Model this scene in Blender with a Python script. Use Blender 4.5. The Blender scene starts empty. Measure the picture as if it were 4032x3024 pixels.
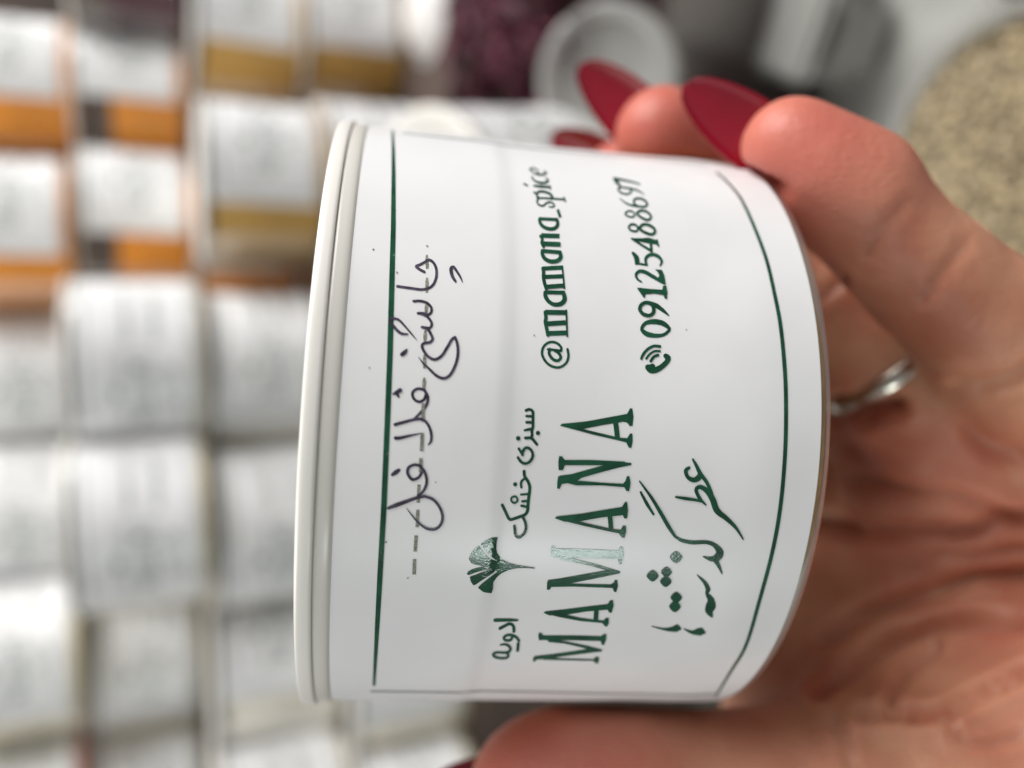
import bpy, bmesh, math, random
import numpy as np
from mathutils import Vector, Matrix, geometry

random.seed(4)
np.random.seed(4)
S = bpy.context.scene
COL = S.collection

# ------------------------------------------------------------------ camera
PITCH = math.radians(24.0)
CAM = Vector((0.0, 0.0, 0.24))          # table top is z = 0
cs, sn = math.cos(PITCH), math.sin(PITCH)
ROLL = math.radians(1.5)
_r0, _d0 = Vector((0, -sn, -cs)), Vector((-1, 0, 0))   # the phone is held on its side: picture right is down
RIGHT = _r0 * math.cos(ROLL) + _d0 * math.sin(ROLL)
DOWN = _d0 * math.cos(ROLL) - _r0 * math.sin(ROLL)
FWD = Vector((0, cs, -sn))
FPX = 3300.0                            # focal length in pixels of a 4032 px wide frame
cam_d = bpy.data.cameras.new('camera')
cam = bpy.data.objects.new('camera', cam_d)
COL.objects.link(cam)
cam.matrix_world = Matrix(((RIGHT.x, -DOWN.x, -FWD.x, CAM.x),
                           (RIGHT.y, -DOWN.y, -FWD.y, CAM.y),
                           (RIGHT.z, -DOWN.z, -FWD.z, CAM.z), (0, 0, 0, 1)))
cam_d.sensor_width = 36.0
cam_d.lens = FPX / 4032 * 36.0
cam_d.clip_start = 0.005
cam_d.clip_end = 20
cam_d.dof.use_dof = True
cam_d.dof.focus_distance = 0.0785
cam_d.dof.aperture_fstop = 8.8
cam_d.dof.aperture_blades = 0
S.camera = cam


def c2w(x, y, z):
    """camera-frame millimetres (x right, y down, z forward) -> world metres"""
    return CAM + (RIGHT * x + DOWN * y + FWD * z) * 0.001


def px(u, v, d):
    """point on the sight line of a 2212x1659 picture position at depth d mm, camera frame mm"""
    k = 4032 / 2212
    return np.array([(u * k - 2016) / FPX * d, (v * k - 1512) / FPX * d, d])


def pxw(u, v, d):
    return c2w(*px(u, v, d))


# ------------------------------------------------------------------ light
W = bpy.data.worlds.new('World')
S.world = W
W.use_nodes = True
W.node_tree.nodes['Background'].inputs[0].default_value = (1.0, 0.985, 0.965, 1)
W.node_tree.nodes['Background'].inputs[1].default_value = 0.19


def area(name, cam_dir, dist, sx, sy, power, col, target=(0, 0, 110)):
    d = Vector(cam_dir).normalized() * dist
    l = bpy.data.lights.new(name, 'AREA')
    l.shape = 'RECTANGLE'
    l.size, l.size_y = sx, sy
    l.energy = power
    l.color = col
    o = bpy.data.objects.new(name, l)
    COL.objects.link(o)
    t = c2w(*target)
    p = t + RIGHT * d.x + DOWN * d.y + FWD * d.z
    o.location = p
    o.rotation_euler = (t - p).to_track_quat('-Z', 'Y').to_euler()
    return o


area('daylight_from_shop_front', (-0.62, -0.85, -0.30), 1.5, 1.3, 0.9, 33.0, (1.0, 0.985, 0.965))
area('fill_lamp', (-0.75, 0.55, -0.30), 1.6, 1.0, 0.5, 11.0, (1.0, 0.985, 0.96))  # added weaker fill from the upper left, not a known fixture

# a narrow side window whose glint shows on the glossy print
win = area('side_window', (0.25, 0.7465, -0.616), 0.9, 0.045, 0.20, 1.0, (0.88, 1.0, 0.97), (4.4, 15.9, 78.9))
_z = (win.location - c2w(4.4, 15.9, 78.9)).normalized()
_x = RIGHT.cross(_z).normalized()
win.rotation_euler = Matrix((_x, _z.cross(_x), _z)).transposed().to_euler()

S.view_settings.view_transform = 'Standard'
S.view_settings.look = 'None'
S.view_settings.exposure = 0.3
S.view_settings.gamma = 1.0
S.render.engine = 'CYCLES'
S.cycles.max_bounces = 8
S.cycles.transparent_max_bounces = 12

# ------------------------------------------------------------------ helpers


def lin(r, g, b):
    f = lambda c: (c / 255 / 12.92) if c / 255 <= 0.04045 else ((c / 255 + 0.055) / 1.055) ** 2.4
    return (f(r), f(g), f(b), 1)


def mat(name, col, rough=0.5, **kw):
    m = bpy.data.materials.new(name)
    m.use_nodes = True
    b = m.node_tree.nodes['Principled BSDF']
    b.inputs['Base Color'].default_value = col
    b.inputs['Roughness'].default_value = rough
    for k, v in kw.items():
        b.inputs[k.replace('_', ' ')].default_value = v
    return m


def vary(m, c1, c2, scale, detail=4, bump=0.0, bscale=None, lo=0.35, hi=0.65, dist=0.0002):
    """noise-driven colour variation and relief on a principled material"""
    nt = m.node_tree
    b = nt.nodes['Principled BSDF']
    tc = nt.nodes.new('ShaderNodeTexCoord')
    n = nt.nodes.new('ShaderNodeTexNoise')
    n.inputs['Scale'].default_value = scale
    n.inputs['Detail'].default_value = detail
    nt.links.new(tc.outputs['Object'], n.inputs['Vector'])
    r = nt.nodes.new('ShaderNodeValToRGB')
    r.color_ramp.elements[0].position = lo
    r.color_ramp.elements[1].position = hi
    r.color_ramp.elements[0].color = c1
    r.color_ramp.elements[1].color = c2
    nt.links.new(n.outputs['Fac'], r.inputs['Fac'])
    nt.links.new(r.outputs['Color'], b.inputs['Base Color'])
    if bump:
        n2 = nt.nodes.new('ShaderNodeTexNoise')
        n2.inputs['Scale'].default_value = bscale or scale
        n2.inputs['Detail'].default_value = 5
        nt.links.new(tc.outputs['Object'], n2.inputs['Vector'])
        bp = nt.nodes.new('ShaderNodeBump')
        bp.inputs['Strength'].default_value = bump
        bp.inputs['Distance'].default_value = dist
        nt.links.new(n2.outputs['Fac'], bp.inputs['Height'])
        nt.links.new(bp.outputs['Normal'], b.inputs['Normal'])
    return m


def clear_plastic(name, tint, haze, rough=0.25):
    """thin slightly milky plastic wall: part see-through, part white scatter, part gloss"""
    m = bpy.data.materials.new(name)
    m.use_nodes = True
    nt = m.node_tree
    nt.nodes.remove(nt.nodes['Principled BSDF'])
    out = nt.nodes['Material Output']
    tr = nt.nodes.new('ShaderNodeBsdfTransparent')
    tr.inputs[0].default_value = tint
    df = nt.nodes.new('ShaderNodeBsdfDiffuse')
    df.inputs[0].default_value = (0.8, 0.8, 0.78, 1)
    tl = nt.nodes.new('ShaderNodeBsdfTranslucent')
    tl.inputs[0].default_value = (0.8, 0.8, 0.78, 1)
    a = nt.nodes.new('ShaderNodeMixShader')
    a.inputs[0].default_value = 0.5
    nt.links.new(df.outputs[0], a.inputs[1])
    nt.links.new(tl.outputs[0], a.inputs[2])
    mx = nt.nodes.new('ShaderNodeMixShader')
    mx.inputs[0].default_value = haze
    nt.links.new(tr.outputs[0], mx.inputs[1])
    nt.links.new(a.outputs[0], mx.inputs[2])
    gl = nt.nodes.new('ShaderNodeBsdfGlossy')
    gl.inputs['Roughness'].default_value = rough
    fr = nt.nodes.new('ShaderNodeFresnel')
    fr.inputs[0].default_value = 1.45
    m2 = nt.nodes.new('ShaderNodeMixShader')
    sc = nt.nodes.new('ShaderNodeMath')
    sc.operation = 'MULTIPLY'
    sc.inputs[1].default_value = 0.45
    nt.links.new(fr.outputs[0], sc.inputs[0])
    nt.links.new(sc.outputs[0], m2.inputs[0])
    nt.links.new(mx.outputs[0], m2.inputs[1])
    nt.links.new(gl.outputs[0], m2.inputs[2])
    nt.links.new(m2.outputs[0], out.inputs[0])
    return m


def mesh(name, verts, faces, smooth=True):
    me = bpy.data.meshes.new(name)
    me.from_pydata([tuple(v) for v in verts], [], faces)
    me.update()
    if smooth:
        me.polygons.foreach_set('use_smooth', [True] * len(me.polygons))
    return me


def obj(name, me, m=None, parent=None, loc=None):
    o = bpy.data.objects.new(name, me)
    COL.objects.link(o)
    if m is not None and me is not None:
        if not me.materials:
            me.materials.append(m)
        elif me.materials[0] is not m:
            o.material_slots[0].link = 'OBJECT'
            o.material_slots[0].material = m
    if parent is not None:
        o.parent = parent
    if loc is not None:
        o.location = loc
    return o


def tag(o, label, cat, group=None):
    o['label'] = label
    o['category'] = cat
    if group:
        o['group'] = group
    return o


def lathe(profile, n=96, a0=0.0, a1=2 * math.pi, closed=True):
    """profile: list of (r, z) in mm"""
    v, f = [], []
    m = len(profile)
    steps = n if closed else n + 1
    for i in range(steps):
        a = a0 + (a1 - a0) * i / n
        for r, z in profile:
            v.append((r * math.cos(a) * .001, r * math.sin(a) * .001, z * .001))
    for i in range(n):
        j = (i + 1) % steps
        for k in range(m - 1):
            f.append((i * m + k, j * m + k, j * m + k + 1, i * m + k + 1))
    return v, f


# ------------------------------------------------------------------ the held jar's place in the camera frame
R = 35.0                                 # jar radius, mm
HJ = 50.3                                # jar height base to lid edge
JM = np.array([[0.1357360791354293, -0.07600276732653727, 0.9878255393436871],
               [0.10427280701247364, 0.9926116306314074, 0.062042988749707206],
               [-0.9852425582254744, 0.09458186979524726, 0.14265823273598682]])
JT = np.array([-23.554192773627648, 3.100035854147154, 108.28305690381409])


def label_r(z, th=0.0):
    """radius of the label surface at distance z (mm) below the lid edge: the moulded bead and the small
    bubbles and waves of a hand-stuck label"""
    wave = 0.17 * np.exp(-((z - 38) / 9.0) ** 2) * (1 + np.sin(th * 7.3 + 0.9 + 0.05 * z)) + 0.04 * (1 + np.sin(th * 4.1 + z * 0.17)) \
        + 0.12 * np.exp(-((z - 43) / 4.0) ** 2) * (1 + np.sin(th * 13 + 2.0))
    return R + 0.20 / (1 + np.exp((z - 18.2) / 0.22)) + wave * 0.8


def on_jar(pts, off):
    """points of the photographed label (4032 px frame) -> angle and distance below the lid on the jar wall"""
    pts = np.asarray(pts, float)
    d = np.stack([(pts[:, 0] - 2016) / FPX, (pts[:, 1] - 1512) / FPX, np.ones(len(pts))], 1) @ JM
    o = -JM.T @ JT
    a = d[:, 0] ** 2 + d[:, 1] ** 2
    b = 2 * (o[0] * d[:, 0] + o[1] * d[:, 1])
    c = o[0] ** 2 + o[1] ** 2 - R * R
    D = np.maximum(b * b - 4 * a * c, 0)
    t = (-b - np.sqrt(D)) / 2 / a
    q = o + t[:, None] * d
    return np.arctan2(q[:, 1], q[:, 0]), q[:, 2]


def jar_xyz(th, z, off):
    """angle / distance below lid -> jar-local metres (z up from the base)"""
    r = label_r(z, th) + off
    return np.stack([r * np.cos(th), -r * np.sin(th), HJ - z], 1) * .001


# jar-local axes in the camera frame: x kept, y and z flipped so that z runs from the base up to the lid
JL = np.stack([JM[:, 0], -JM[:, 1], -JM[:, 2]], 1)
base_c = JT + JM[:, 2] * HJ
JW = np.zeros((3, 3))
for k in range(3):
    w = RIGHT * JL[0, k] + DOWN * JL[1, k] + FWD * JL[2, k]
    JW[:, k] = w
jar_matrix = Matrix([[JW[i, 0], JW[i, 1], JW[i, 2], c2w(*base_c)[i]] for i in range(3)] + [[0, 0, 0, 1]])

# ------------------------------------------------------------------ label artwork, traced in crops of the photograph
CR = {'c1': (1400, 900, 2.37), 'c2': (1400, 1400, 1.8433), 'g1': (1940, 1580, 5.53), 'g2': (1940, 1850, 5.53),
      'g3': (1800, 2080, 5.925), 'g4': (1910, 2400, 7.54), 'g5': (2080, 1000, 3.455), 'g6': (2040, 640, 4.146),
      'g7': (2480, 1100, 4.15), 'g8': (2390, 690, 3.77), 'm1': (1800, 1550, 2.4578), 'm2': (1800, 2000, 2.37),
      'q': (2400, 1700, 1.8433), 's': (0, 0, 1.0)}


def crop(c, pts):
    ox, oy, s = CR[c]
    return [(ox + x / s, oy + y / s) for x, y in pts]


class Ink:
    def __init__(self):
        self.v, self.f, self.n = [], [], 0

    def add(self, outline, faces, layer=0):
        th, z = on_jar(outline, 0)
        off = 0.075 + 0.005 * (self.n % 9) + layer
        self.n += 1
        b = len(self.v)
        self.v += [tuple(p) for p in jar_xyz(th, z, off)]
        self.f += [tuple(b + i for i in f) for f in faces]

    def stroke(self, c, w, pts, smooth=True, closed=False, layer=0):
        s = CR[c][2]
        P = np.array(crop(c, pts))
        wd = np.array(w if isinstance(w, (list, tuple)) else [w] * len(P), float) / s
        if len(wd) != len(P):
            wd = np.interp(np.linspace(0, 1, len(P)), np.linspace(0, 1, len(wd)), wd)
        if closed:
            P = np.vstack([P, P[:1]])
            wd = np.append(wd, wd[0])
        Q, V = [], []
        n = len(P)
        for i in range(n - 1):
            L = np.hypot(*(P[i + 1] - P[i]))
            k = max(2, int(L / 5))
            if closed:
                p0, p3 = P[(i - 1) % (n - 1)], P[(i + 2) % (n - 1)]
            else:
                p0, p3 = P[max(i - 1, 0)], P[min(i + 2, n - 1)]
            for j in range(k):
                t = j / k
                if smooth:
                    q = 0.5 * (2 * P[i] + (P[i + 1] - p0) * t + (2 * p0 - 5 * P[i] + 4 * P[i + 1] - p3) * t * t
                               + (3 * P[i] - p0 - 3 * P[i + 1] + p3) * t ** 3)
                else:
                    q = P[i] + (P[i + 1] - P[i]) * t
                Q.append(q)
                V.append(wd[i] + (wd[i + 1] - wd[i]) * t)
        Q.append(P[-1])
        V.append(wd[-1])
        Q, V = np.array(Q), np.array(V) / 2
        T = np.gradient(Q, axis=0)
        if closed:
            T[0] = T[-1] = Q[1] - Q[-2]
        T /= np.linalg.norm(T, axis=1)[:, None] + 1e-9
        N = np.stack([-T[:, 1], T[:, 0]], 1)
        out, fc = [], []
        if smooth and not closed:      # round ends
            for e, sg in ((0, -1), (-1, 1)):
                b = len(out)
                out.append(Q[e])
                for a in np.linspace(-math.pi / 2, math.pi / 2, 7):
                    out.append(Q[e] + V[e] * (N[e] * math.sin(a) + T[e] * sg * math.cos(a)))
                for k in range(6):
                    fc.append((b, b + 1 + k, b + 2 + k))
        b = len(out)
        for q, nn, h in zip(Q, N, V):
            out += [q + nn * h, q - nn * h]
        for i in range(len(Q) - 1):
            fc.append((b + 2 * i, b + 2 * i + 1, b + 2 * i + 3, b + 2 * i + 2))
        self.add(out, fc, layer)

    def poly(self, c, pts, layer=0):
        P = crop(c, pts)
        bm = bmesh.new()
        vs = [bm.verts.new((x, y, 0)) for x, y in P]
        tris = geometry.tessellate_polygon([[Vector((x, y, 0)) for x, y in P]])
        for t in tris:
            try:
                bm.faces.new([vs[i] for i in t])
            except ValueError:
                pass
        for _ in range(4):
            ed = [e for e in bm.edges if e.calc_length() > 26]
            if not ed:
                break
            bmesh.ops.subdivide_edges(bm, edges=ed, cuts=1)
            bmesh.ops.triangulate(bm, faces=bm.faces)
        bm.verts.index_update()
        self.add([(v.co.x, v.co.y) for v in bm.verts], [[v.index for v in f.verts] for f in bm.faces], layer)
        bm.free()

    def dot(self, c, x, y, r, k=1.0, n=10):
        s = CR[c][2]
        cx, cy = crop(c, [(x, y)])[0]
        r /= s
        out = [(cx, cy)] + [(cx + r * math.cos(a) * k, cy + r * math.sin(a)) for a in np.linspace(0, 2 * math.pi, n, endpoint=False)]
        self.add(out, [(0, 1 + i, 1 + (i + 1) % n) for i in range(n)])

    def diamond(self, c, x, y, r):
        out = [(x + r * math.copysign(abs(math.cos(a)) ** 1.35, math.cos(a)), y + r * .95 * math.copysign(abs(math.sin(a)) ** 1.35, math.sin(a)))
               for a in np.linspace(0, 2 * math.pi, 16, endpoint=False)]
        self.poly(c, out)

    def build(self, name):
        return mesh(name, self.v, self.f, smooth=False)


hand_ink = Ink()
A = hand_ink.stroke
A('c1', 25, [(640, 420), (600, 398), (562, 368), (600, 352), (650, 325), (685, 308), (725, 335), (750, 390), (752, 460), (730, 525), (690, 565), (620, 582), (530, 572), (390, 552)])
A('c1', [22, 30, 34, 28, 22, 18, 5], [(930, 508), (900, 460), (888, 392), (910, 374), (945, 420), (975, 470), (995, 518)])
A('c1', 24, [(540, 690), (600, 688), (660, 705), (702, 745), (704, 790), (675, 815), (625, 802), (580, 802)])
A('c1', 24, [(600, 802), (660, 828), (700, 875), (708, 910), (690, 938), (655, 935), (618, 930)])
A('c1', 26, [(630, 932), (675, 955), (700, 995), (716, 1040), (690, 1070), (640, 1078), (618, 1100), (635, 1150), (680, 1205), (740, 1228),
             (800, 1195), (850, 1120), (895, 1045), (925, 1025)])
A('c1', [26] * 6 + [24, 18, 5], [(925, 1025), (942, 1070), (952, 1140), (945, 1220), (915, 1310), (870, 1380), (815, 1402), (750, 1375), (680, 1310), (625, 1258), (585, 1205)])
A('c1', [14, 26, 28, 26, 24, 22, 18, 14, 4], [(485, 995), (420, 985), (360, 930), (318, 868), (340, 850), (400, 862), (460, 922), (520, 992), (572, 1052)])
A('c1', [20, 40, 36], [(475, 1140), (455, 1165), (432, 1182)])
A('c1', [40, 34, 16], [(415, 1512), (385, 1530), (350, 1548)])
A('c1', [20, 30], [(402, 1572), (385, 1545)])
A('c2', 20, [(500, 252), (450, 243), (413, 270), (422, 315), (462, 337), (497, 318), (508, 285)])
A('c2', [20, 20, 20, 20, 16], [(495, 250), (522, 300), (513, 360), (475, 410), (428, 456)])
A('c2', [24, 22, 20, 20, 20, 20, 18, 8], [(287, 500), (350, 483), (430, 463), (490, 465), (530, 510), (548, 570), (545, 620), (526, 645)])
A('c2', [26, 24, 18, 4], [(290, 596), (320, 596), (390, 580), (482, 562)])
A('c2', [20, 20, 22, 22, 20, 20], [(472, 795), (425, 788), (384, 808), (378, 850), (410, 892), (455, 880), (478, 845)])
A('c2', [20, 20, 20, 18], [(465, 792), (503, 845), (515, 910), (495, 970), (450, 1015)])
A('c2', [20, 30, 26, 22, 20], [(238, 1098), (300, 1075), (370, 1050), (440, 1025), (500, 1013)])
A('c2', [20] * 6 + [16, 12, 3], [(500, 1013), (560, 1035), (605, 1085), (629, 1150), (620, 1210), (580, 1248), (520, 1245), (460, 1205), (410, 1150), (369, 1096)])
A('c2', [24, 34, 24], [(268, 858), (292, 842), (314, 826)])

dash = Ink()
for a, b in (((663, 260), (668, 390)), ((665, 470), (663, 610)), ((663, 690), (655, 815)), ((650, 960), (645, 1060)), ((645, 1170), (640, 1310)), ((640, 1395), (635, 1490))):
    dash.stroke('c1', [16, 32, 32, 24], [a, ((a[0] * 2 + b[0]) / 3, (a[1] * 2 + b[1]) / 3), ((a[0] + 2 * b[0]) / 3, (a[1] + 2 * b[1]) / 3), b], False, layer=-0.02)
for a, b in (((490, 350), (487, 480)), ((483, 560), (478, 690)), ((474, 740), (470, 840)), ((460, 930), (455, 1060)), ((452, 1110), (447, 1235)), ((440, 1295), (432, 1410)), ((428, 1465), (424, 1575))):
    dash.stroke('c2', 25, [a, b], False, layer=-0.02)
dash.dot('c1', 665, 180, 9)

brand = Ink()


def st(c, *a):
    for w, pts in a:
        brand.stroke(c, w, pts, False)


# serif capitals: thick and thin legs, crossbars, bracketed serifs
brand.poly('m1', [(993, 310), (1010, 292), (1250, 268), (1500, 222), (1640, 196), (1668, 142), (1690, 145), (1700, 220), (1692, 310), (1664, 314), (1640, 280), (1600, 272), (1400, 305), (1230, 338), (1100, 338)])
brand.poly('m1', [(1040, 322), (1130, 318), (1300, 362), (1560, 424), (1640, 430), (1668, 384), (1690, 386), (1692, 460), (1680, 522), (1655, 520), (1630, 470), (1560, 452), (1300, 392)])
st('m1', (48, [(1528, 270), (1546, 425)]))
brand.poly('m1', [(975, 800), (1000, 790), (1100, 778), (1300, 722), (1420, 690), (1560, 655), (1680, 668), (1680, 688), (1560, 712), (1380, 760), (1200, 812), (1150, 850), (1010, 872), (990, 918), (965, 915), (966, 860)])
brand.poly('m1', [(1040, 640), (1300, 640), (1620, 655), (1600, 690), (1300, 690), (1040, 690), (1020, 738), (980, 738), (976, 668), (984, 604), (1012, 604)])
brand.poly('m1', [(1010, 850), (1200, 842), (1400, 858), (1600, 868), (1624, 840), (1638, 792), (1662, 798), (1672, 860), (1660, 938), (1632, 936), (1612, 900), (1400, 884), (1150, 884)])
brand.poly('m1', [(943, 1202), (960, 1185), (1200, 1158), (1450, 1115), (1590, 1092), (1620, 1042), (1640, 1044), (1648, 1120), (1640, 1200), (1612, 1202), (1600, 1170), (1400, 1192), (1180, 1232), (1040, 1235)])
brand.poly('m1', [(980, 1215), (1100, 1215), (1250, 1250), (1500, 1305), (1580, 1312), (1600, 1270), (1630, 1274), (1630, 1330), (1616, 1388), (1590, 1385), (1560, 1345), (1480, 1330), (1240, 1278)])
st('m1', (44, [(1474, 1170), (1486, 1312)]))
brand.poly('m2', [(872, 372), (890, 345), (904, 350), (915, 374), (1200, 380), (1500, 392), (1520, 355), (1545, 360), (1552, 430), (1530, 520), (1508, 518), (1496, 470), (1200, 462), (930, 462), (880, 450)])
brand.poly('m2', [(900, 440), (1000, 448), (1300, 520), (1515, 585), (1520, 602), (1480, 600), (1200, 525), (960, 475)])
brand.poly('m2', [(838, 690), (848, 668), (950, 655), (1200, 610), (1400, 575), (1522, 592), (1510, 606), (1350, 640), (1100, 690), (1000, 716), (880, 730), (860, 760), (836, 758)])
brand.poly('m2', [(880, 704), (1100, 702), (1430, 708), (1458, 690), (1470, 665), (1492, 668), (1498, 720), (1482, 778), (1462, 775), (1446, 740), (1100, 728), (880, 732)])
brand.poly('m2', [(805, 972), (820, 960), (1000, 940), (1250, 908), (1400, 890), (1425, 855), (1450, 852), (1458, 900), (1438, 968), (1418, 968), (1400, 940), (1200, 958), (1000, 992), (860, 996)])
brand.poly('m2', [(840, 982), (960, 978), (1150, 1018), (1360, 1042), (1385, 1015), (1412, 1016), (1412, 1060), (1398, 1094), (1376, 1092), (1350, 1062), (1150, 1046), (950, 1010)])
st('m2', (42, [(1297, 930), (1290, 1046)]))
brand.poly('m2', [(756, 1180), (762, 1155), (785, 1160), (800, 1182), (1100, 1180), (1340, 1184), (1362, 1162), (1388, 1166), (1386, 1210), (1366, 1262), (1345, 1258), (1336, 1226), (1100, 1222), (800, 1222), (762, 1225)])
brand.poly('m2', [(840, 1215), (940, 1222), (1200, 1270), (1345, 1304), (1345, 1322), (1250, 1306), (1000, 1252), (850, 1240)])
brand.poly('m2', [(708, 1390), (722, 1372), (900, 1350), (1150, 1312), (1260, 1292), (1345, 1305), (1340, 1322), (1180, 1345), (950, 1378), (860, 1398), (740, 1405), (725, 1425), (705, 1420)])
brand.poly('m2', [(800, 1386), (1000, 1390), (1270, 1392), (1290, 1368), (1318, 1372), (1322, 1400), (1310, 1432), (1288, 1430), (1268, 1408), (1000, 1408), (800, 1406)])

leaf = Ink()
for p in ([(940, 190), (800, 190), (660, 250), (545, 335), (620, 440), (700, 550), (800, 640), (900, 720), (1000, 760), (1080, 740), (1000, 660), (930, 560), (910, 460), (915, 330)],
          [(500, 370), (400, 445), (315, 560), (265, 680), (320, 770), (440, 815), (600, 845), (750, 860), (900, 860), (1000, 830), (900, 740), (780, 690), (680, 610), (590, 500)],
          [(610, 860), (480, 880), (340, 920), (250, 970), (220, 1030), (270, 1050), (400, 1000), (560, 950), (700, 925), (820, 900), (760, 860)],
          [(290, 1090), (310, 1190), (370, 1285), (430, 1270), (560, 1180), (720, 1080), (850, 1010), (900, 950), (820, 920), (700, 950), (560, 990), (420, 1050)],
          [(480, 1340), (600, 1440), (800, 1490), (830, 1390), (840, 1230), (920, 1130), (1040, 1030), (1100, 980), (960, 990), (830, 1070), (680, 1170), (560, 1260)],
          [(760, 790), (1000, 730), (1080, 740), (1200, 800), (1400, 850), (1600, 880), (1810, 910), (1810, 935), (1600, 915), (1400, 920), (1200, 960), (1050, 1030), (960, 1000), (880, 960), (780, 900)]):
    leaf.poly('g3', p)

small = Ink()
B = small.stroke
B('g1', 62, [(720, 200), (790, 178), (865, 220), (872, 330), (870, 450), (870, 560), (848, 640), (852, 740), (838, 795)])
B('g1', 55, [(730, 322), (860, 330)])
B('g1', 60, [(732, 455), (860, 462)])
B('g1', [45, 60, 60], [(690, 632), (780, 612), (850, 600)])
B('g1', 62, [(705, 798), (825, 798), (895, 858), (955, 935)])
small.dot('g1', 980, 690, 48)
small.dot('g1', 550, 805, 50)
B('g1', 58, [(565, 1030), (612, 1100), (645, 1165)])
B('g1', 60, [(640, 1120), (690, 1025), (760, 1010), (830, 1060), (865, 1140), (850, 1240), (780, 1328), (690, 1350), (610, 1310), (545, 1220)])
B('g2', 66, [(680, 25), (690, 130), (760, 240), (800, 350), (800, 450), (780, 600), (765, 750), (755, 880), (700, 970), (600, 1010), (500, 1045), (400, 1075), (345, 1050), (270, 890), (205, 755)])
B('g2', 52, [(690, 190), (632, 232), (610, 300), (620, 375)])
small.dot('g2', 485, 310, 46)
B('g2', 46, [(612, 532), (760, 522)])
B('g2', 52, [(640, 680), (760, 672)])
B('g2', 52, [(622, 775), (740, 800)])
B('g2', 44, [(400, 610), (455, 572), (520, 592), (535, 670), (470, 715), (410, 680)], closed=True)
B('g2', 60, [(650, 1020), (700, 1120), (720, 1230), (700, 1340), (630, 1430), (550, 1460), (490, 1400), (480, 1300), (470, 1215)])
B('g4', [95, 90, 80, 45], [(290, 297), (500, 295), (750, 292), (960, 300)])
B('g4', 92, [(440, 545), (560, 480), (700, 412), (800, 432), (850, 520), (852, 630)])
B('g4', 82, [(800, 800), (770, 870), (700, 900), (600, 890), (552, 830), (600, 765), (700, 735), (820, 750), (930, 810), (1000, 905)])
B('g4', 90, [(962, 1190), (980, 985)])
B('g4', [40, 70, 80, 80, 85, 75, 70, 75, 85, 85, 75, 75, 80, 80, 60], [(450, 1030), (580, 1010), (690, 1050), (750, 1130), (720, 1215), (600, 1258), (430, 1250), (290, 1262), (240, 1312), (280, 1372), (400, 1410), (550, 1420), (660, 1390), (690, 1320), (640, 1280)])
# calligraphic line
B('q', [14, 24, 30, 26, 24, 22], [(595, 197), (620, 240), (650, 300), (690, 352), (720, 410), (738, 460)])
B('q', [22, 28, 26, 36, 44, 20], [(568, 258), (545, 278), (560, 325), (605, 345), (640, 325), (645, 290)])
B('q', [10, 25, 26, 30, 38, 44, 44, 34, 24, 10], [(692, 525), (645, 475), (620, 415), (650, 395), (700, 425), (740, 485), (772, 565), (840, 622), (910, 690), (965, 775)])
B('q', [14, 24, 20, 10], [(475, 468), (550, 480), (620, 490), (680, 508)])
B('q', [10, 22, 28, 28, 20], [(213, 355), (300, 475), (370, 590), (425, 685), (472, 755)])
B('q', [16, 24, 16], [(222, 435), (268, 520), (315, 595)])
B('q', [16, 26, 30, 28, 32, 56, 58, 36, 6], [(470, 752), (520, 783), (600, 798), (700, 797), (760, 820), (796, 868), (780, 905), (735, 918), (675, 900)])
B('q', [40, 26, 10], [(765, 925), (790, 970), (812, 1022)])
for x, y, r in ((480, 905, 46), (310, 1040, 44), (410, 1012, 40), (405, 1080, 42), (480, 1194, 42), (470, 1258, 42)):
    small.diamond('q', x, y, r)
B('q', [6, 28, 36, 22, 48, 72, 62, 8], [(632, 1033), (688, 1088), (710, 1135), (702, 1165), (728, 1205), (730, 1245), (718, 1285), (738, 1328)])
B('q', [4, 16, 36, 54, 30], [(300, 1399), (390, 1418), (450, 1418), (486, 1410), (500, 1412)])
B('q', [4, 24, 50, 56, 20], [(530, 1412), (590, 1436), (635, 1432), (660, 1430), (680, 1436)])

cont = Ink()
B = cont.stroke
B('g5', 34, [(530, 1300), (542, 1400), (508, 1490), (420, 1545), (320, 1532), (235, 1470), (185, 1370), (198, 1280), (255, 1218), (330, 1202), (400, 1227), (445, 1280), (440, 1325)])
B('g5', 40, [(290, 1300), (278, 1350), (305, 1408), (352, 1448), (408, 1452), (438, 1412), (410, 1352), (360, 1320)])
B('g5', 32, [(262, 1302), (350, 1310), (442, 1322)])
for c, rows, w, conn, serif in (('g5', [((250, 1088), (520, 1078)), ((232, 958), (505, 940)), ((228, 800), (512, 805))], 64, [(262, 1110), (240, 1000), (226, 930), (235, 880), (226, 800)], [(512, 765), (524, 1135)]),
                                ('g5', [((232, 458), (482, 440)), ((208, 322), (468, 312)), ((198, 208), (458, 195))], 56, [(240, 480), (215, 400), (202, 320), (205, 270), (196, 205)], [(456, 168), (488, 485)])):
    for a, b in rows:
        B(c, w, [a, b], False)
    B(c, 46, conn)
    B(c, 24, serif, False)
B('g5', [40, 56, 50, 52, 60, 62, 50], [(222, 530), (232, 590), (275, 655), (350, 695), (440, 685), (488, 630), (478, 545)])
B('g5', 50, [(218, 530), (495, 535)], False)
B('g6', [50, 60, 62, 66, 66, 56], [(388, 1452), (392, 1515), (430, 1582), (525, 1628), (640, 1615), (688, 1560), (678, 1480)])
B('g6', 58, [(378, 1455), (695, 1482)], False)
B('g6', 72, [(395, 1340), (685, 1352)], False)
B('g6', 76, [(372, 1205), (672, 1215)], False)
B('g6', 46, [(412, 1390), (380, 1325), (392, 1270), (362, 1215)])
B('g6', [46, 56, 58, 62, 60, 50], [(345, 940), (355, 1000), (405, 1060), (500, 1098), (595, 1088), (640, 1030), (632, 955)])
B('g6', 52, [(332, 932), (645, 948)], False)
B('g6', 46, [(640, 785), (682, 912)], False)
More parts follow.
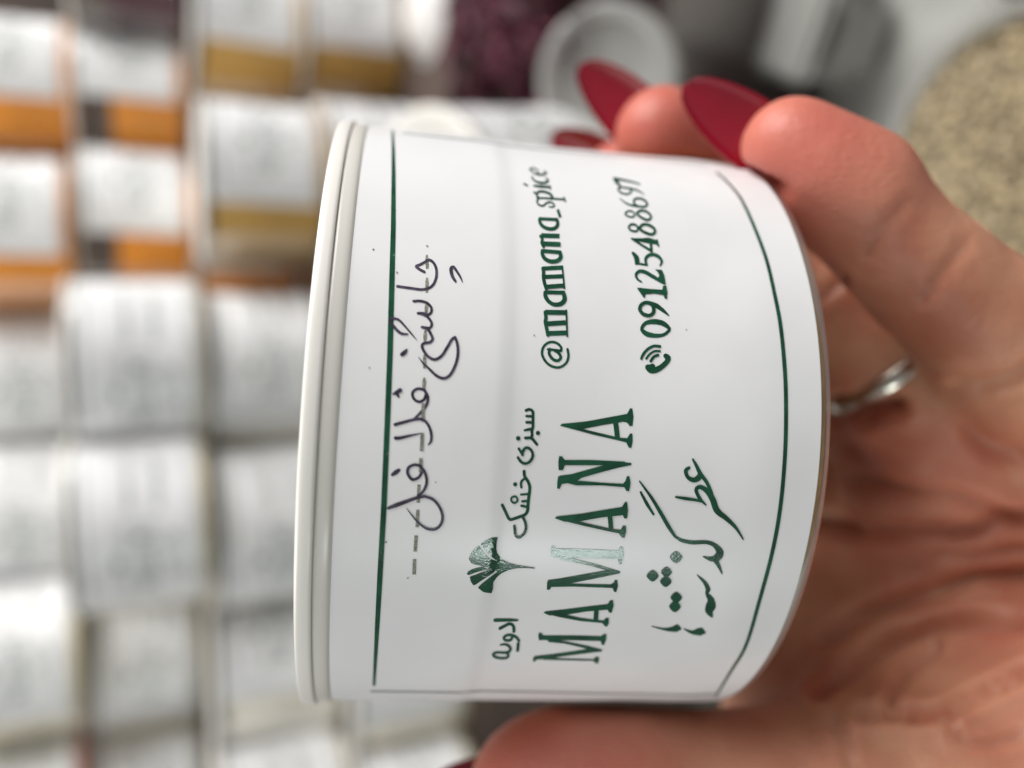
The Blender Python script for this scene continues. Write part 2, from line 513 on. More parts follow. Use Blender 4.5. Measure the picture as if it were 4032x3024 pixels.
B('g6', [18, 26, 28, 30, 30, 28, 26, 26, 18], [(340, 600), (302, 650), (332, 705), (400, 722), (442, 690), (485, 665), (550, 672), (588, 718), (550, 744), (500, 738)])
B('g6', 28, [(290, 590), (500, 602), (750, 622)], False)
B('g6', 26, [(738, 582), (766, 660)], False)
B('g6', [24, 36, 40, 42, 34], [(285, 540), (330, 492), (430, 495), (520, 535), (552, 585), (530, 612)])
B('g6', 32, [(258, 498), (310, 550), (322, 600)])
B('g6', [30, 46, 42], [(245, 392), (350, 405), (520, 418)], False)
B('g6', 24, [(512, 388), (528, 458)], False)
B('g6', 30, [(95, 362), (145, 388)])
B('g6', [26, 26, 36, 42, 36, 22], [(222, 248), (245, 292), (300, 330), (385, 348), (460, 338), (485, 300), (448, 272)])
B('g6', [24, 24, 30, 34, 32, 20], [(190, 132), (235, 165), (275, 195), (345, 213), (420, 208), (455, 180), (422, 156)])
B('g6', 20, [(190, 132), (200, 108), (240, 104), (300, 128), (322, 160), (318, 205)])
B('g8', [30, 56, 40, 16], [(98, 88), (128, 125), (158, 165), (205, 205)])
B('g8', [40, 26, 20, 16], [(98, 84), (250, 112), (380, 145), (475, 175)])
B('g8', 28, [(158, 228), (168, 262), (215, 297), (285, 313), (342, 290), (345, 248), (280, 222), (200, 213)], closed=True)
B('g8', [30, 28, 20, 8], [(300, 226), (400, 247), (480, 282), (545, 328)])
B('g8', 32, [(392, 400), (430, 377), (515, 388), (580, 440), (578, 482), (520, 500), (430, 482), (392, 442)], closed=True)
B('g8', [10, 18, 26, 34], [(180, 372), (240, 422), (320, 465), (430, 488)])
B('g8', 24, [(262, 592), (300, 558), (360, 562), (400, 600), (382, 640), (322, 640), (275, 618)], closed=True)
B('g8', 34, [(432, 590), (485, 555), (560, 562), (628, 612), (640, 658), (590, 690), (515, 662), (455, 622)], closed=True)
B('g8', 30, [(315, 785), (352, 750), (410, 758), (450, 800), (432, 848), (372, 848), (325, 822)], closed=True)
B('g8', 40, [(482, 790), (532, 752), (610, 762), (688, 812), (700, 868), (650, 897), (562, 872), (492, 832)], closed=True)
B('g8', [20, 32, 34], [(348, 955), (480, 1035), (640, 1132)], False)
cont.poly('g8', [(340, 948), (500, 950), (610, 942), (720, 975), (745, 962), (775, 1075), (752, 1078), (730, 1045), (620, 1030), (500, 1005), (400, 985)])
B('g8', 40, [(640, 985), (655, 1155)], False)
B('g8', [40, 74, 74, 50], [(378, 1168), (425, 1225), (440, 1285), (430, 1318)])
B('g8', 30, [(425, 1318), (500, 1328), (585, 1342)])
B('g8', [36, 44, 50, 52, 44, 18], [(580, 1335), (565, 1262), (605, 1205), (680, 1188), (760, 1222), (806, 1290), (780, 1355)])
B('g8', [20, 34, 46, 52, 56, 46, 30], [(505, 1592), (445, 1550), (425, 1485), (475, 1435), (560, 1448), (680, 1515), (790, 1580), (850, 1615)])
cont.poly('g8', [(705, 1408), (810, 1415), (845, 1500), (865, 1620), (820, 1622), (740, 1560), (770, 1500), (750, 1450)])
cont.poly('g7', [(108, 150), (160, 148), (300, 165), (520, 180), (540, 110), (590, 112), (605, 220), (600, 325), (562, 325), (540, 262), (400, 240), (250, 250), (235, 310), (215, 305), (165, 235)])
B('g7', 58, [(155, 480), (185, 420), (262, 388), (348, 415), (382, 490), (368, 565), (300, 600), (210, 575), (162, 520)], closed=True)
B('g7', [70, 78, 60, 20], [(330, 400), (430, 440), (530, 510), (628, 598)])
B('g7', [52, 62, 84, 84, 60, 52, 52, 66, 84, 66], [(190, 800), (255, 722), (380, 698), (520, 722), (618, 790), (632, 840), (545, 912), (420, 928), (285, 905), (205, 850)], closed=True)
B('g7', [90, 100, 96, 84, 80, 96, 80], [(285, 1440), (330, 1488), (420, 1485), (520, 1425), (600, 1345), (610, 1290), (575, 1260)])
B('g7', [80, 90], [(280, 1450), (360, 1430)])
B('g7', [48, 46, 46, 46, 40], [(480, 1105), (380, 1098), (275, 1155), (205, 1240), (178, 1305)])
B('g7', 36, [(478, 1180), (392, 1182), (312, 1232), (258, 1302)])
B('g7', 46, [(448, 1246), (382, 1272), (330, 1342)])

specks = Ink()
for x, y, r in ((1470, 989, 4), (1563, 1079, 4), (1551, 1012, 3), (1455, 1450, 3), (1520, 2128, 4), (1606, 2268, 3), (1528, 1785, 3), (2102, 1322, 3), (1715, 1895, 3), (2700, 1300, 3)):
    specks.dot('s', x, y, r, 1.0, 7)
border = Ink()
border.stroke('s', [8, 13, 16, 19, 21, 22, 22, 22, 21, 18, 11], [(1545, 525), (1548, 600), (1549, 700), (1548, 900), (1543, 1094), (1535, 1400), (1526, 1640), (1511, 2000), (1497, 2250), (1486, 2450), (1473, 2690)], False)
border.stroke('s', [7, 9, 12, 14, 15, 16, 16, 16, 16, 15, 14, 12, 8], [(2818, 692), (2862, 735), (2917, 800), (2971, 904), (3015, 1023), (3046, 1166), (3070, 1300), (3086, 1470), (3089, 1616), (3083, 1798), (3065, 2016), (3034, 2192), (2980, 2381), (2931, 2538), (2876, 2636), (2818, 2732)], True)


def side_line(th, z0, z1, hw):
    zs = np.linspace(z0, z1, 30)
    b = len(border.v)
    for s in (-1, 1):
        border.v += [tuple(p) for p in jar_xyz(np.full(30, th + s * hw / R), zs, 0.1)]
    border.f += [(b + i, b + i + 1, b + 30 + i + 1, b + 30 + i) for i in range(29)]


side_line(math.radians(-71.0), 7.2, 43.2, 0.16)
side_line(math.radians(50.5), 7.5, 46.6, 0.16)

# ------------------------------------------------------------------ materials
M_label = mat('label_film', (0.80, 0.80, 0.81, 1), 0.33)
vary(M_label, (0.78, 0.78, 0.79, 1), (0.83, 0.83, 0.835, 1), 60, bump=0.25, bscale=45, dist=0.0004)
M_green = mat('green_toner', (0.006, 0.075, 0.036, 1), 0.17)
vary(M_green, (0.004, 0.05, 0.024, 1), (0.010, 0.088, 0.044, 1), 500, 3, bump=0.25, bscale=4000, dist=0.00004)
M_pen = mat('pen_ink', (0.04, 0.03, 0.055, 1), 0.4)
vary(M_pen, (0.022, 0.016, 0.03, 1), (0.075, 0.055, 0.10, 1), 1500, 3)
M_dash = mat('grey_halftone', (0.2, 0.2, 0.16, 1), 0.5)
vary(M_dash, (0.10, 0.11, 0.08, 1), (0.34, 0.35, 0.29, 1), 7000, 2, lo=0.4, hi=0.6)
M_lid = mat('white_lid_plastic', (0.82, 0.80, 0.755, 1), 0.32)
M_lid.node_tree.nodes['Principled BSDF'].inputs['Subsurface Weight'].default_value = 0.4
M_lid.node_tree.nodes['Principled BSDF'].inputs['Subsurface Radius'].default_value = (0.003, 0.003, 0.0028)
M_wall = clear_plastic('jar_wall_plastic', (0.98, 0.97, 0.95, 1), 0.06, 0.4)
M_milk = clear_plastic('milky_jar_plastic', (0.97, 0.96, 0.93, 1), 0.78)
M_neck = mat('milky_neck_plastic', (0.70, 0.68, 0.63, 1), 0.3)
M_wall_bg = clear_plastic('jar_wall_clear', (0.98, 0.97, 0.95, 1), 0.05)


def spice(name, c):
    m = mat(name, c, 0.85)
    k = 0.82
    vary(m, (c[0] * k, c[1] * k, c[2] * k, 1), (min(1, c[0] * 1.12), min(1, c[1] * 1.12), min(1, c[2] * 1.12), 1), 350, 5, bump=0.5, bscale=700)
    return m


SP = {'beige': spice('beige_spice', lin(172, 138, 92)), 'orange': spice('turmeric_orange', lin(232, 146, 22)),
      'tan': spice('tan_spice', lin(200, 158, 78)), 'cream': spice('cream_powder', lin(232, 222, 192)),
      'purple': spice('purple_petals', lin(70, 28, 44)), 'red': spice('red_powder', lin(190, 88, 52)),
      'white': spice('white_powder', lin(230, 226, 214)), 'brown': spice('brown_spice', lin(120, 84, 46)),
      'olive': spice('olive_herb', lin(130, 122, 70))}

# ------------------------------------------------------------------ jar meshes (shared)
lid_v, lid_f = lathe([(0, HJ - .9), (30.5, HJ - .9), (31.6, HJ - .15), (34.7, HJ + .04), (35.35, HJ + .02), (35.62, HJ - .08), (35.72, HJ - .3), (35.75, HJ - .7), (35.78, HJ - 1.2), (35.74, HJ - 1.5), (35.66, HJ - 1.58), (35.4, HJ - 1.6), (35.2, HJ - 1.5)], 160)
ME_lid = mesh('lid', lid_v, lid_f)
ring_prof = [(35.1, HJ - 1.45), (35.36, HJ - 1.6), (35.5, HJ - 1.68), (35.52, HJ - 2.0), (35.5, HJ - 2.5), (35.46, HJ - 2.9), (35.38, HJ - 3.1), (35.2, HJ - 3.35), (34.9, HJ - 3.5)]
ME_ring = mesh('neck_ring', *lathe(ring_prof, 160))
body_prof = [(34.3, HJ - 1.6), (34.7, HJ - 3.0)] + [(34.88, z) for z in (46.4, 40, 30, 20, 10, 5, 1.5)] + [(34.88 - 1.2 * (1 - math.cos(a)), 1.2 - 1.2 * math.sin(a)) for a in np.linspace(.15, math.pi / 2, 9)] + [(29, .1), (28, .5), (0, .6)]
ME_body = mesh('body', *lathe(body_prof, 128))


def contents_mesh(top):
    pr = [(0, top + .6), (15, top + .3), (28, top), (33.6, top - .6), (34.4, top - 1.2), (34.6, 20), (34.6, 1.8)] + [(34.6 - 1.1 * (1 - math.cos(a)), 1.5 - 1.1 * math.sin(a)) for a in np.linspace(.15, math.pi / 2, 7)] + [(0, .9)]
    return mesh('contents', *lathe(pr, 64))


ME_fill = contents_mesh(46)
ME_half = contents_mesh(33)


def label_mesh(th0, th1, z0, z1, thick=0.06, corner=1.5):
    """sticker wrapped on the wall: angle range degrees, z measured down from the lid edge"""
    n, m = 150, 60
    ths = np.radians(np.linspace(th0, th1, n + 1))
    v, f = [], []
    for s in (0, 1):
        for i, t in enumerate(ths):
            e = min(i, n - i) * abs(ths[1] - ths[0]) * R          # distance to the side edge, mm
            cut = corner - math.sqrt(max(corner ** 2 - (corner - min(e, corner)) ** 2, 0))
            zs = z0 + cut + (z1 - z0 - 2 * cut) * (np.arange(m + 1) / m)
            lift = 0.10 * math.exp(-e / 1.2)
            for p in jar_xyz(np.full(m + 1, t), zs, -0.02 + s * thick + lift):
                v.append(tuple(p))
    k = (n + 1) * (m + 1)
    for i in range(n):
        for j in range(m):
            a = i * (m + 1) + j
            f.append((a + k, a + k + 1, a + k + m + 2, a + k + m + 1))
            f.append((a, a + m + 1, a + m + 2, a + 1))
    rim = []
    for i in range(n):
        for j in (0, m):
            a = i * (m + 1) + j
            q = (a, a + k, a + k + m + 1, a + m + 1)
            rim.append(q if j else q[::-1])
    for i in (0, n):
        for j in range(m):
            a = i * (m + 1) + j
            q = (a, a + 1, a + k + 1, a + k)
            rim.append(q if i else q[::-1])
    for q in rim:
        b = len(v)
        v += [v[x] for x in q]
        f.append((b, b + 1, b + 2, b + 3))
    me = mesh('label', v, f)
    return me


ME_label = label_mesh(-79.5, 60.5, 3.3, 48.7)
ME_label_bg = label_mesh(-77, 57, 3.6, 46.6)

P_brand, P_leaf, P_small, P_cont = brand.build('brand_lettering'), leaf.build('leaf_emblem'), small.build('persian_lettering'), cont.build('contact_lettering')
P_specks = specks.build('dust_specks')
P_border, P_pen, P_dash = border.build('border_line'), hand_ink.build('handwriting'), dash.build('dashed_line')
allv, allf = [], []
for k in (brand, leaf, small, cont, border):
    b = len(allv)
    allv += k.v
    allf += [tuple(b + i for i in q) for q in k.f]
P_all = mesh('printed_text', allv, allf, smooth=False)

# ------------------------------------------------------------------ setting: table, riser
M_table = vary(mat('dark_cloth', (0.05, 0.045, 0.035, 1), 0.9), lin(48, 46, 38), lin(74, 70, 58), 40, bump=.3, bscale=400)
M_riser = vary(mat('dark_wood', (0.06, 0.045, 0.035, 1), 0.7), lin(60, 48, 42), lin(88, 74, 66), 18, bump=.3)


def box_mesh(name, sx, sy, sz, bev=0.004):
    bm = bmesh.new()
    bmesh.ops.create_cube(bm, size=1)
    bmesh.ops.scale(bm, vec=(sx, sy, sz), verts=bm.verts)
    bmesh.ops.translate(bm, vec=(0, 0, sz / 2), verts=bm.verts)
    bmesh.ops.bevel(bm, geom=bm.edges[:], offset=bev, segments=2, affect='EDGES')
    me = bpy.data.meshes.new(name)
    bm.to_mesh(me)
    bm.free()
    return me


tb = obj('table', box_mesh('table', 1.5, 0.72, 0.03), M_table, loc=(0, 0.42, -0.03))
tb['kind'] = 'structure'
Z0 = 0.24 - 0.127
rs = obj('display_riser', box_mesh('display_riser', 1.3, 0.24, Z0 - 0.0005), M_riser, loc=(-0.06, 0.455, 0.0))
rs['kind'] = 'structure'
bk = obj('dark_backdrop', box_mesh('dark_backdrop', 1.5, 0.02, 0.55), M_riser, loc=(0, 0.60, 0.0))  # added dark sheet so the gaps between the jars read as shade
bk['kind'] = 'structure'

# ------------------------------------------------------------------ the jars behind
LEV = HJ * .001 + 0.0008


def spice_jar(label, fill, loc, rot=0.0, half=False, tilt=None, group='jars stacked behind', printed=True, wall=None):
    e = bpy.data.objects.new('spice_jar', None)
    COL.objects.link(e)
    e.empty_display_size = 0.02
    tag(e, label, 'jar', group)
    e.location = loc
    e.rotation_euler = (random.uniform(-.03, .03), random.uniform(-.035, .035), rot)
    if tilt is not None:
        e.rotation_mode = 'QUATERNION'
        e.rotation_quaternion = tilt
    obj('lid', ME_lid, M_lid, e)
    b = obj('body', ME_body, wall or M_wall_bg, e)
    obj('neck_ring', ME_ring, M_wall, b)
    obj('contents', ME_half if half else ME_fill, SP[fill], e)
    if printed:
        l = obj('label', ME_label_bg, M_label, e)
        obj('printed_text', P_all, M_green, l)
    return e


def at(yc, D, z):
    """stand at distance D and height z where the row appears at picture height yc"""
    def row(X):
        d = Vector((X, D, z + 0.025)) - CAM
        return 829 + 1810 * d.dot(DOWN) / d.dot(FWD)
    a, b_ = row(0.0), row(0.1)
    return Vector(((yc - a) / (b_ - a) * 0.1, D, z))


# label centre sits at local angle +9.5 deg; turning by this makes it face the camera
FACE = math.radians(-90 - 9.5)


def put(label, fill, yc, D, level, turn=30, half=False, group='jars stacked behind', printed=True, dz=0.0, wall=None):
    return spice_jar(label, fill, at(yc + random.uniform(-7, 7), D + random.uniform(-.004, .004), Z0 + level * LEV + dz), FACE + math.radians(turn + random.uniform(-5, 5)), half, None, group, printed, wall)


DB, DA = 0.475, 0.385
r2 = obj('display_riser', box_mesh('display_riser', 0.58, 0.14, Z0 + 2 * LEV - 0.0005), M_riser, loc=(-0.255, 0.503, 0.0))
r2['kind'] = 'structure'
# back stacks (levels 0..3), front stacks (levels 0..2)
put('jar of dark purple petals beside the orange jars, top corner', 'purple', -75, DB - .02, 2, 30, half=True)
put('yellow-orange spice jar at the left picture edge, highest of the orange ones', 'orange', 200, DB, 3, 44)
put('orange spice jar with much bare wall below its label, under the highest orange jar', 'orange', 222, DB, 2, 56, half=True)
put('orange spice jar at the left edge, between the highest orange jar and the white-labelled stack', 'orange', 495, DB - .02, 3, 38)
put('orange spice jar whose corner of turmeric shows under a square label', 'orange', 485, DB - .015, 2, 46, half=True)
put('orange spice jar peeking out under the tan jar, next to the held jar', 'orange', 540, DB - .01, 1, 36)
put('orange spice jar at the bottom of its stack, behind the top of the held lid', 'orange', 540, DB - .01, 0, 36)
put('white-labelled jar at the left edge with a shaded grey-green label', 'white', 815, DB, 3, 12)
put('jar hidden behind the white-labelled stack', 'cream', 815, DB, 2, 12)
put('pale jar at the left edge above the widest white label', 'olive', 1112, DB - .01, 3, 18)
put('jar standing behind the widest white label', 'cream', 1112, DB - .01, 2, 18)
put('jar at the left edge with cream powder showing below its label', 'cream', 1420, DB - .03, 3, 34)
put('jar with brown-cream foot in the lower left, below the pale jars', 'cream', 1420, DB - .01, 2, 30)
put('red-orange spice jar in the bottom left corner', 'red', 1738, DB - .02, 3, 40)
put('jar with shaded striped label at the bottom edge', 'white', 1700, DB - .01, 2, 8)
put('tan spice jar at the top edge, upper of two', 'tan', 78, DB - .035, 1, 36)
put('tan spice jar at the top edge, lower of two', 'tan', 95, DB - .035, 0, 36)
put('tan spice jar whose golden foot touches the held lid', 'tan', 392, DA + .005, 1, 38)
put('jar under the tan jar, its foot hidden by the held jar', 'brown', 392, DA + .005, 0, 30)
put('tall-looking bright white label, upper of its stack of two', 'white', 790, DA + .005, 2, 8)
put('greyish label in shade, under the bright white label', 'white', 805, DA + .01, 1, 22)
put('jar behind the middle of the held lid', 'cream', 805, DA + .01, 0, 20)
put('widest white label, low in the left half', 'cream', 1128, DA - .01, 2, 10)
put('white-labelled jar half hidden by the held lid', 'white', 1122, DA - .005, 1, 10)
put('white-labelled jar wholly behind the lower lid corner', 'cream', 1122, DA - .005, 0, 10)
put('jar turned half away by the lower lid corner, white powder beside its label', 'white', 1425, DA, 1, 62)
put('jar of cream powder under the pale translucent jar', 'cream', 1440, DA - .01, 0, 50)
put('white lid cut by the bottom picture edge', 'white', 1760, DA - .02, 1, 20)
put('jar with cream foot below the held jar, near the thumb', 'cream', 1750, DA - .03, 0, 50)

# ------------------------------------------------------------------ tubs, lid, box, seeds on the right
M_frost = clear_plastic('frosted_tub_plastic', (0.93, 0.94, 0.92, 1), 0.8)
M_smoke = clear_plastic('smoky_tub_plastic', (0.8, 0.8, 0.77, 1), 0.38)
M_box = vary(mat('grey_box_plastic', (0.34, 0.34, 0.32, 1), 0.35), (0.30, 0.30, 0.28, 1), (0.38, 0.38, 0.36, 1), 30)
M_tray = vary(mat('grey_tray_plastic', (0.2, 0.2, 0.185, 1), 0.45), (0.26, 0.26, 0.24, 1), (0.40, 0.40, 0.375, 1), 25)
M_white = mat('white_plastic', (0.78, 0.76, 0.74, 1), 0.35)


def tub_mesh(r0, r1, h, t=0.0015, lip=0.003):
    pr = [(0, 0), (r0, 0), (r1, h - .004), (r1 + lip, h - .003), (r1 + lip, h), (r1 - t, h), (r1 - t, h - .004), (r0 - t, t), (0, t)]
    return mesh('tub', *lathe([(a * 1000, b * 1000) for a, b in pr], 96))


def tub(name, label, cat, loc, r0, r1, h, m, lip=0.003):
    e = bpy.data.objects.new(name, None)
    COL.objects.link(e)
    e.location = loc
    tag(e, label, cat)
    obj('wall', tub_mesh(r0, r1, h, lip=lip), m, e)
    return e


def blob(seg, ring, fx):
    v, f = [], []
    for i in range(ring + 1):
        for j in range(seg):
            a, b = math.pi * i / ring, 2 * math.pi * j / seg
            v.append(fx(a, b))
    for i in range(ring):
        for j in range(seg):
            f.append((i * seg + j, i * seg + (j + 1) % seg, (i + 1) * seg + (j + 1) % seg, (i + 1) * seg + j))
    return v, f


def pile(n, base_v, base_f, posf, size):
    V, F = [], []
    bv = np.array(base_v)
    for i in range(n):
        q = Vector((random.gauss(0, 1), random.gauss(0, 1), random.gauss(0, 1), ))
        rot = np.array(q.to_track_quat('Z', 'Y').to_matrix())
        s = size * random.uniform(.75, 1.25)
        P = bv * s @ rot.T + np.array(posf())
        b = len(V)
        V += [tuple(p) for p in P]
        F += [tuple(b + k for k in f) for f in base_f]
    return V, F


# coriander seeds tub
tc_ = pxw(2145, 318, 222)
tcx = Vector((tc_.x, tc_.y, 0.0068))
ht = tc_.z - 0.0068
t1 = tub('seed_tub', 'round frosted tub heaped with brown coriander seeds', 'tub', tcx, 0.029, 0.0335, ht, M_smoke, 0.0035)
sv, sf = blob(8, 6, lambda a, b: (math.sin(a) * math.cos(b), math.sin(a) * math.sin(b), math.cos(a) * 1.08))


def seedpos():
    r = 0.0325 * math.sqrt(random.random())
    a = random.uniform(0, 2 * math.pi)
    return (r * math.cos(a), r * math.sin(a), ht - 0.004 + 0.005 * (1 - (r / .035) ** 2) - random.random() * 0.002)


V, F = pile(1900, sv, sf, seedpos, 0.0014)
M_seed = mat('seed_skin', (0.3, 0.22, 0.1, 1), 0.6)
nt = M_seed.node_tree
geo = nt.nodes.new('ShaderNodeNewGeometry')
rp = nt.nodes.new('ShaderNodeValToRGB')
rp.color_ramp.elements[0].color = lin(84, 74, 56)
rp.color_ramp.elements[1].color = lin(186, 168, 132)
nt.links.new(geo.outputs['Random Per Island'], rp.inputs['Fac'])
nt.links.new(rp.outputs['Color'], nt.nodes['Principled BSDF'].inputs['Base Color'])
sd = obj('coriander_seeds', mesh('coriander_seeds', V, F), M_seed, loc=tcx)
sd['kind'] = 'stuff'
tag(sd, 'brown and yellowish coriander seeds heaped in the round tub', 'seeds')
und = obj('seed_bed', mesh('seed_bed', *lathe([(0, (ht - .001) * 1000), (32, (ht - .006) * 1000), (28, 2), (0, 2)], 48)), SP['brown'], t1)

# rose petals tub
rc = pxw(1080, -55, 300)
rcx = Vector((rc.x, rc.y, 0.0))
hr = rc.z
t2 = tub('petal_tub', 'round clear tub filled with dried purple rose petals', 'tub', rcx, 0.054, 0.063, hr - .008, M_wall_bg)
pv, pf = [], []
for i in range(5):
    for j in range(4):
        u, w_ = i / 4 * 2 - 1, j / 3 * 2 - 1
        pv.append((u * (1 - .25 * w_ * w_), w_ * .8 * (1 - .3 * u * u), .5 * u * u + .35 * w_ * w_ + .12 * math.sin(3 * u + 2 * w_)))
for i in range(4):
    for j in range(3):
        pf.append((i * 4 + j, (i + 1) * 4 + j, (i + 1) * 4 + j + 1, i * 4 + j + 1))


def petpos():
    r = 0.061 * math.sqrt(random.random())
    a = random.uniform(0, 2 * math.pi)
    return (r * math.cos(a), r * math.sin(a), hr - 0.006 + 0.010 * (1 - (r / .063) ** 2) - random.random() * 0.008)


V, F = pile(850, pv, pf, petpos, 0.0062)
M_petal = mat('dried_petal', (0.1, 0.02, 0.04, 1), 0.7)
nt = M_petal.node_tree
geo = nt.nodes.new('ShaderNodeNewGeometry')
rp = nt.nodes.new('ShaderNodeValToRGB')
rp.color_ramp.elements[0].color = lin(40, 26, 28)
rp.color_ramp.elements[1].color = lin(112, 52, 72)
e_ = rp.color_ramp.elements.new(0.2)
e_.color = lin(62, 52, 36)
e_ = rp.color_ramp.elements.new(0.3)
e_.color = lin(66, 32, 44)
nt.links.new(geo.outputs['Random Per Island'], rp.inputs['Fac'])
nt.links.new(rp.outputs['Color'], nt.nodes['Principled BSDF'].inputs['Base Color'])
ro = obj('rose_petals', mesh('rose_petals', V, F), M_petal, loc=rcx)
ro['kind'] = 'stuff'
tag(ro, 'dried purple rose petals heaped in the clear tub', 'petals')
obj('petal_bed', mesh('petal_bed', *lathe([(0, (hr - .004) * 1000), (60, (hr - .014) * 1000), (53, 2), (0, 2)], 48)), SP['purple'], t2)

# white bowl at the top edge
wb = pxw(945, 20, 392)
hb = wb.z * 1000
z9 = Z0 * 1000 - hb
prb = [(r_, hb + z_) for r_, z_ in ((0, 14), (9, 13.4), (17, 11), (23, 6), (25.5, 0), (26, -8), (25, z9), (23, z9), (23, 0), (0, 12))]
wo = obj('white_pot', mesh('white_pot', *lathe(prb, 72)), M_white, loc=Vector((wb.x, wb.y, 0)))
tag(wo, 'round pinkish white pot with a domed top at the upper edge beside the petals', 'pot')

# loose translucent lid turned to the camera
lc = pxw(1312, 172, 258)
lidv, lidf = lathe([(r * .905, z) for r, z in [(0, 0), (19.5, 0), (20.3, 1.2), (21.5, 2.2), (23.8, 2.2), (24.6, 1.4), (24.6, -3.5), (23.9, -3.5), (23.7, .6), (21.5, 1.0), (20, -1), (0, -1)]], 96)
lo = obj('loose_lid', mesh('loose_lid', lidv, lidf), clear_plastic('translucent_lid', (0.9, 0.9, 0.88, 1), 0.5))
lo.location = lc
lo.rotation_euler = (CAM + Vector((0, .0, .12)) - lc).to_track_quat('Z', 'Y').to_euler()
tag(lo, 'round translucent lid leaning behind the red fingernails', 'lid')

# leaning jar above the held jar, on two upright ones
lj = pxw(1205, 470, 285)
for k in (0, 1):
    spice_jar(('lower' if k == 0 else 'upper') + ' upright jar hidden under the leaning white jar', 'cream', Vector((lj.x, lj.y, k * LEV + .0005)), FACE, group='jars on the table')
spice_jar('white jar leaning to the side, seen just above the held label', 'white', Vector((lj.x, lj.y, max(lj.z, 2 * LEV + .008))), 0, False,
          Vector((-0.18, -0.25, 1.0)).to_track_quat('Z', 'Y'), 'jars on the table', True)

# frosted box
bx = box_mesh('box_body', 0.12, 0.030, 0.028, 0.005)
be = bpy.data.objects.new('frosted_box', None)
COL.objects.link(be)
tag(be, 'long grey-white translucent plastic box behind the fingers', 'box')
bp_ = pxw(1590, 10, 318)
be.location = (bp_.x, bp_.y, 0.0068)
be.rotation_euler = (0, 0, math.radians(58))
obj('box_body', bx, M_box, be)
obj('box_lid', box_mesh('box_lid', 0.125, 0.034, 0.006, 0.0025), M_box, be, loc=(0, 0, 0.0285))

tr = obj('plastic_tray', box_mesh('plastic_tray', 0.17, 0.17, 0.006, 0.002), M_tray, loc=(pxw(1640, 150, 335).x + .01, pxw(1640, 150, 335).y, 0.0004))
tr.rotation_euler = (0, 0, math.radians(20))
tag(tr, 'flat dull grey plastic tray under the box and the seed tub', 'tray')
# cinnamon stick
cv, cf = [], []
for i in range(13):
    for j in range(26):
        a = j / 25 * 3.6 * math.pi
        r = .0028 + .0011 * j / 25
        cv.append((r * math.cos(a), r * math.sin(a), -.014 + .028 * i / 12))
for i in range(12):
    for j in range(25):
        cf.append((i * 26 + j, (i + 1) * 26 + j, (i + 1) * 26 + j + 1, i * 26 + j + 1))
M_cin = vary(mat('cinnamon_bark', (.1, .05, .02, 1), .8), lin(92, 58, 32), lin(130, 86, 52), 200)
cn = obj('cinnamon_stick', mesh('cinnamon_stick', cv, cf), M_cin)
cn.location = pxw(1535, 118, 300)
cn.rotation_euler = (math.radians(70), 0, math.radians(40))
tag(cn, 'short brown cinnamon stick between the loose lid and the box', 'cinnamon')

# ------------------------------------------------------------------ the held jar
hj = bpy.data.objects.new('spice_jar', None)
COL.objects.link(hj)
hj.empty_display_size = 0.02
tag(hj, 'white jar with green lettering and handwriting on its label, held in the hand', 'jar')
hj.matrix_world = jar_matrix
obj('lid', ME_lid, M_lid, hj)
hb_ = obj('body', ME_body, M_wall, hj)
obj('neck_ring', ME_ring, M_neck, hb_)
obj('contents', ME_fill, SP['beige'], hj)
lab = obj('label', ME_label, M_label, hj)
obj('brand_lettering', P_brand, M_green, lab)
obj('leaf_emblem', P_leaf, M_green, lab)
obj('persian_lettering', P_small, M_green, lab)
obj('contact_lettering', P_cont, M_green, lab)
obj('border_line', P_border, M_green, lab)
obj('handwriting', P_pen, M_pen, lab)
obj('dashed_line', P_dash, M_dash, lab)
obj('dust_specks', P_specks, M_dash, lab)

# ------------------------------------------------------------------ the hand: one implicit surface, camera-frame mm
VOX = 0.9
lo3 = np.array([-16., -52., 66.])
hi3 = np.array([176., 84., 176.])
nx, ny, nz = [int(v) for v in np.ceil((hi3 - lo3) / VOX)]
gx = (lo3[0] + VOX * np.arange(nx)).astype(np.float32)
gy = (lo3[1] + VOX * np.arange(ny)).astype(np.float32)
gz = (lo3[2] + VOX * np.arange(nz)).astype(np.float32)


def cone(field, a, ra, b, rb, k):
    """smooth-union a round cone into the field, only within its own neighbourhood"""
    a, b = np.array(a, np.float32), np.array(b, np.float32)
    pad = max(ra, rb) + 14
    l, h = np.minimum(a, b) - pad, np.maximum(a, b) + pad
    i0, i1 = np.searchsorted(gx, [l[0], h[0]])
    j0, j1 = np.searchsorted(gy, [l[1], h[1]])
    k0, k1 = np.searchsorted(gz, [l[2], h[2]])
    X = gx[i0:i1, None, None] - a[0]
    Y = gy[None, j0:j1, None] - a[1]
    Z = gz[None, None, k0:k1] - a[2]
    d = b - a
    L2 = float(d @ d)
    t = np.clip((X * d[0] + Y * d[1] + Z * d[2]) / L2, 0, 1)
    q = np.sqrt((X - t * d[0]) ** 2 + (Y - t * d[1]) ** 2 + (Z - t * d[2]) ** 2) - (ra + (rb - ra) * t)
    s = field[i0:i1, j0:j1, k0:k1]
    if k > 0:
        hh = np.clip(0.5 + 0.5 * (s - q) / k, 0, 1)
        field[i0:i1, j0:j1, k0:k1] = s + (q - s) * hh - k * hh * (1 - hh)
    else:
        field[i0:i1, j0:j1, k0:k1] = np.minimum(s, q)


def new_field():
    return np.full((nx, ny, nz), 30.0, np.float32)


def chain(field, joints, k):
    P = [(px(*j[:3]), j[3]) for j in joints]
    for (a, ra), (b, rb) in zip(P[:-1], P[1:]):
        cone(field, a, ra, b, rb, k)
    return P


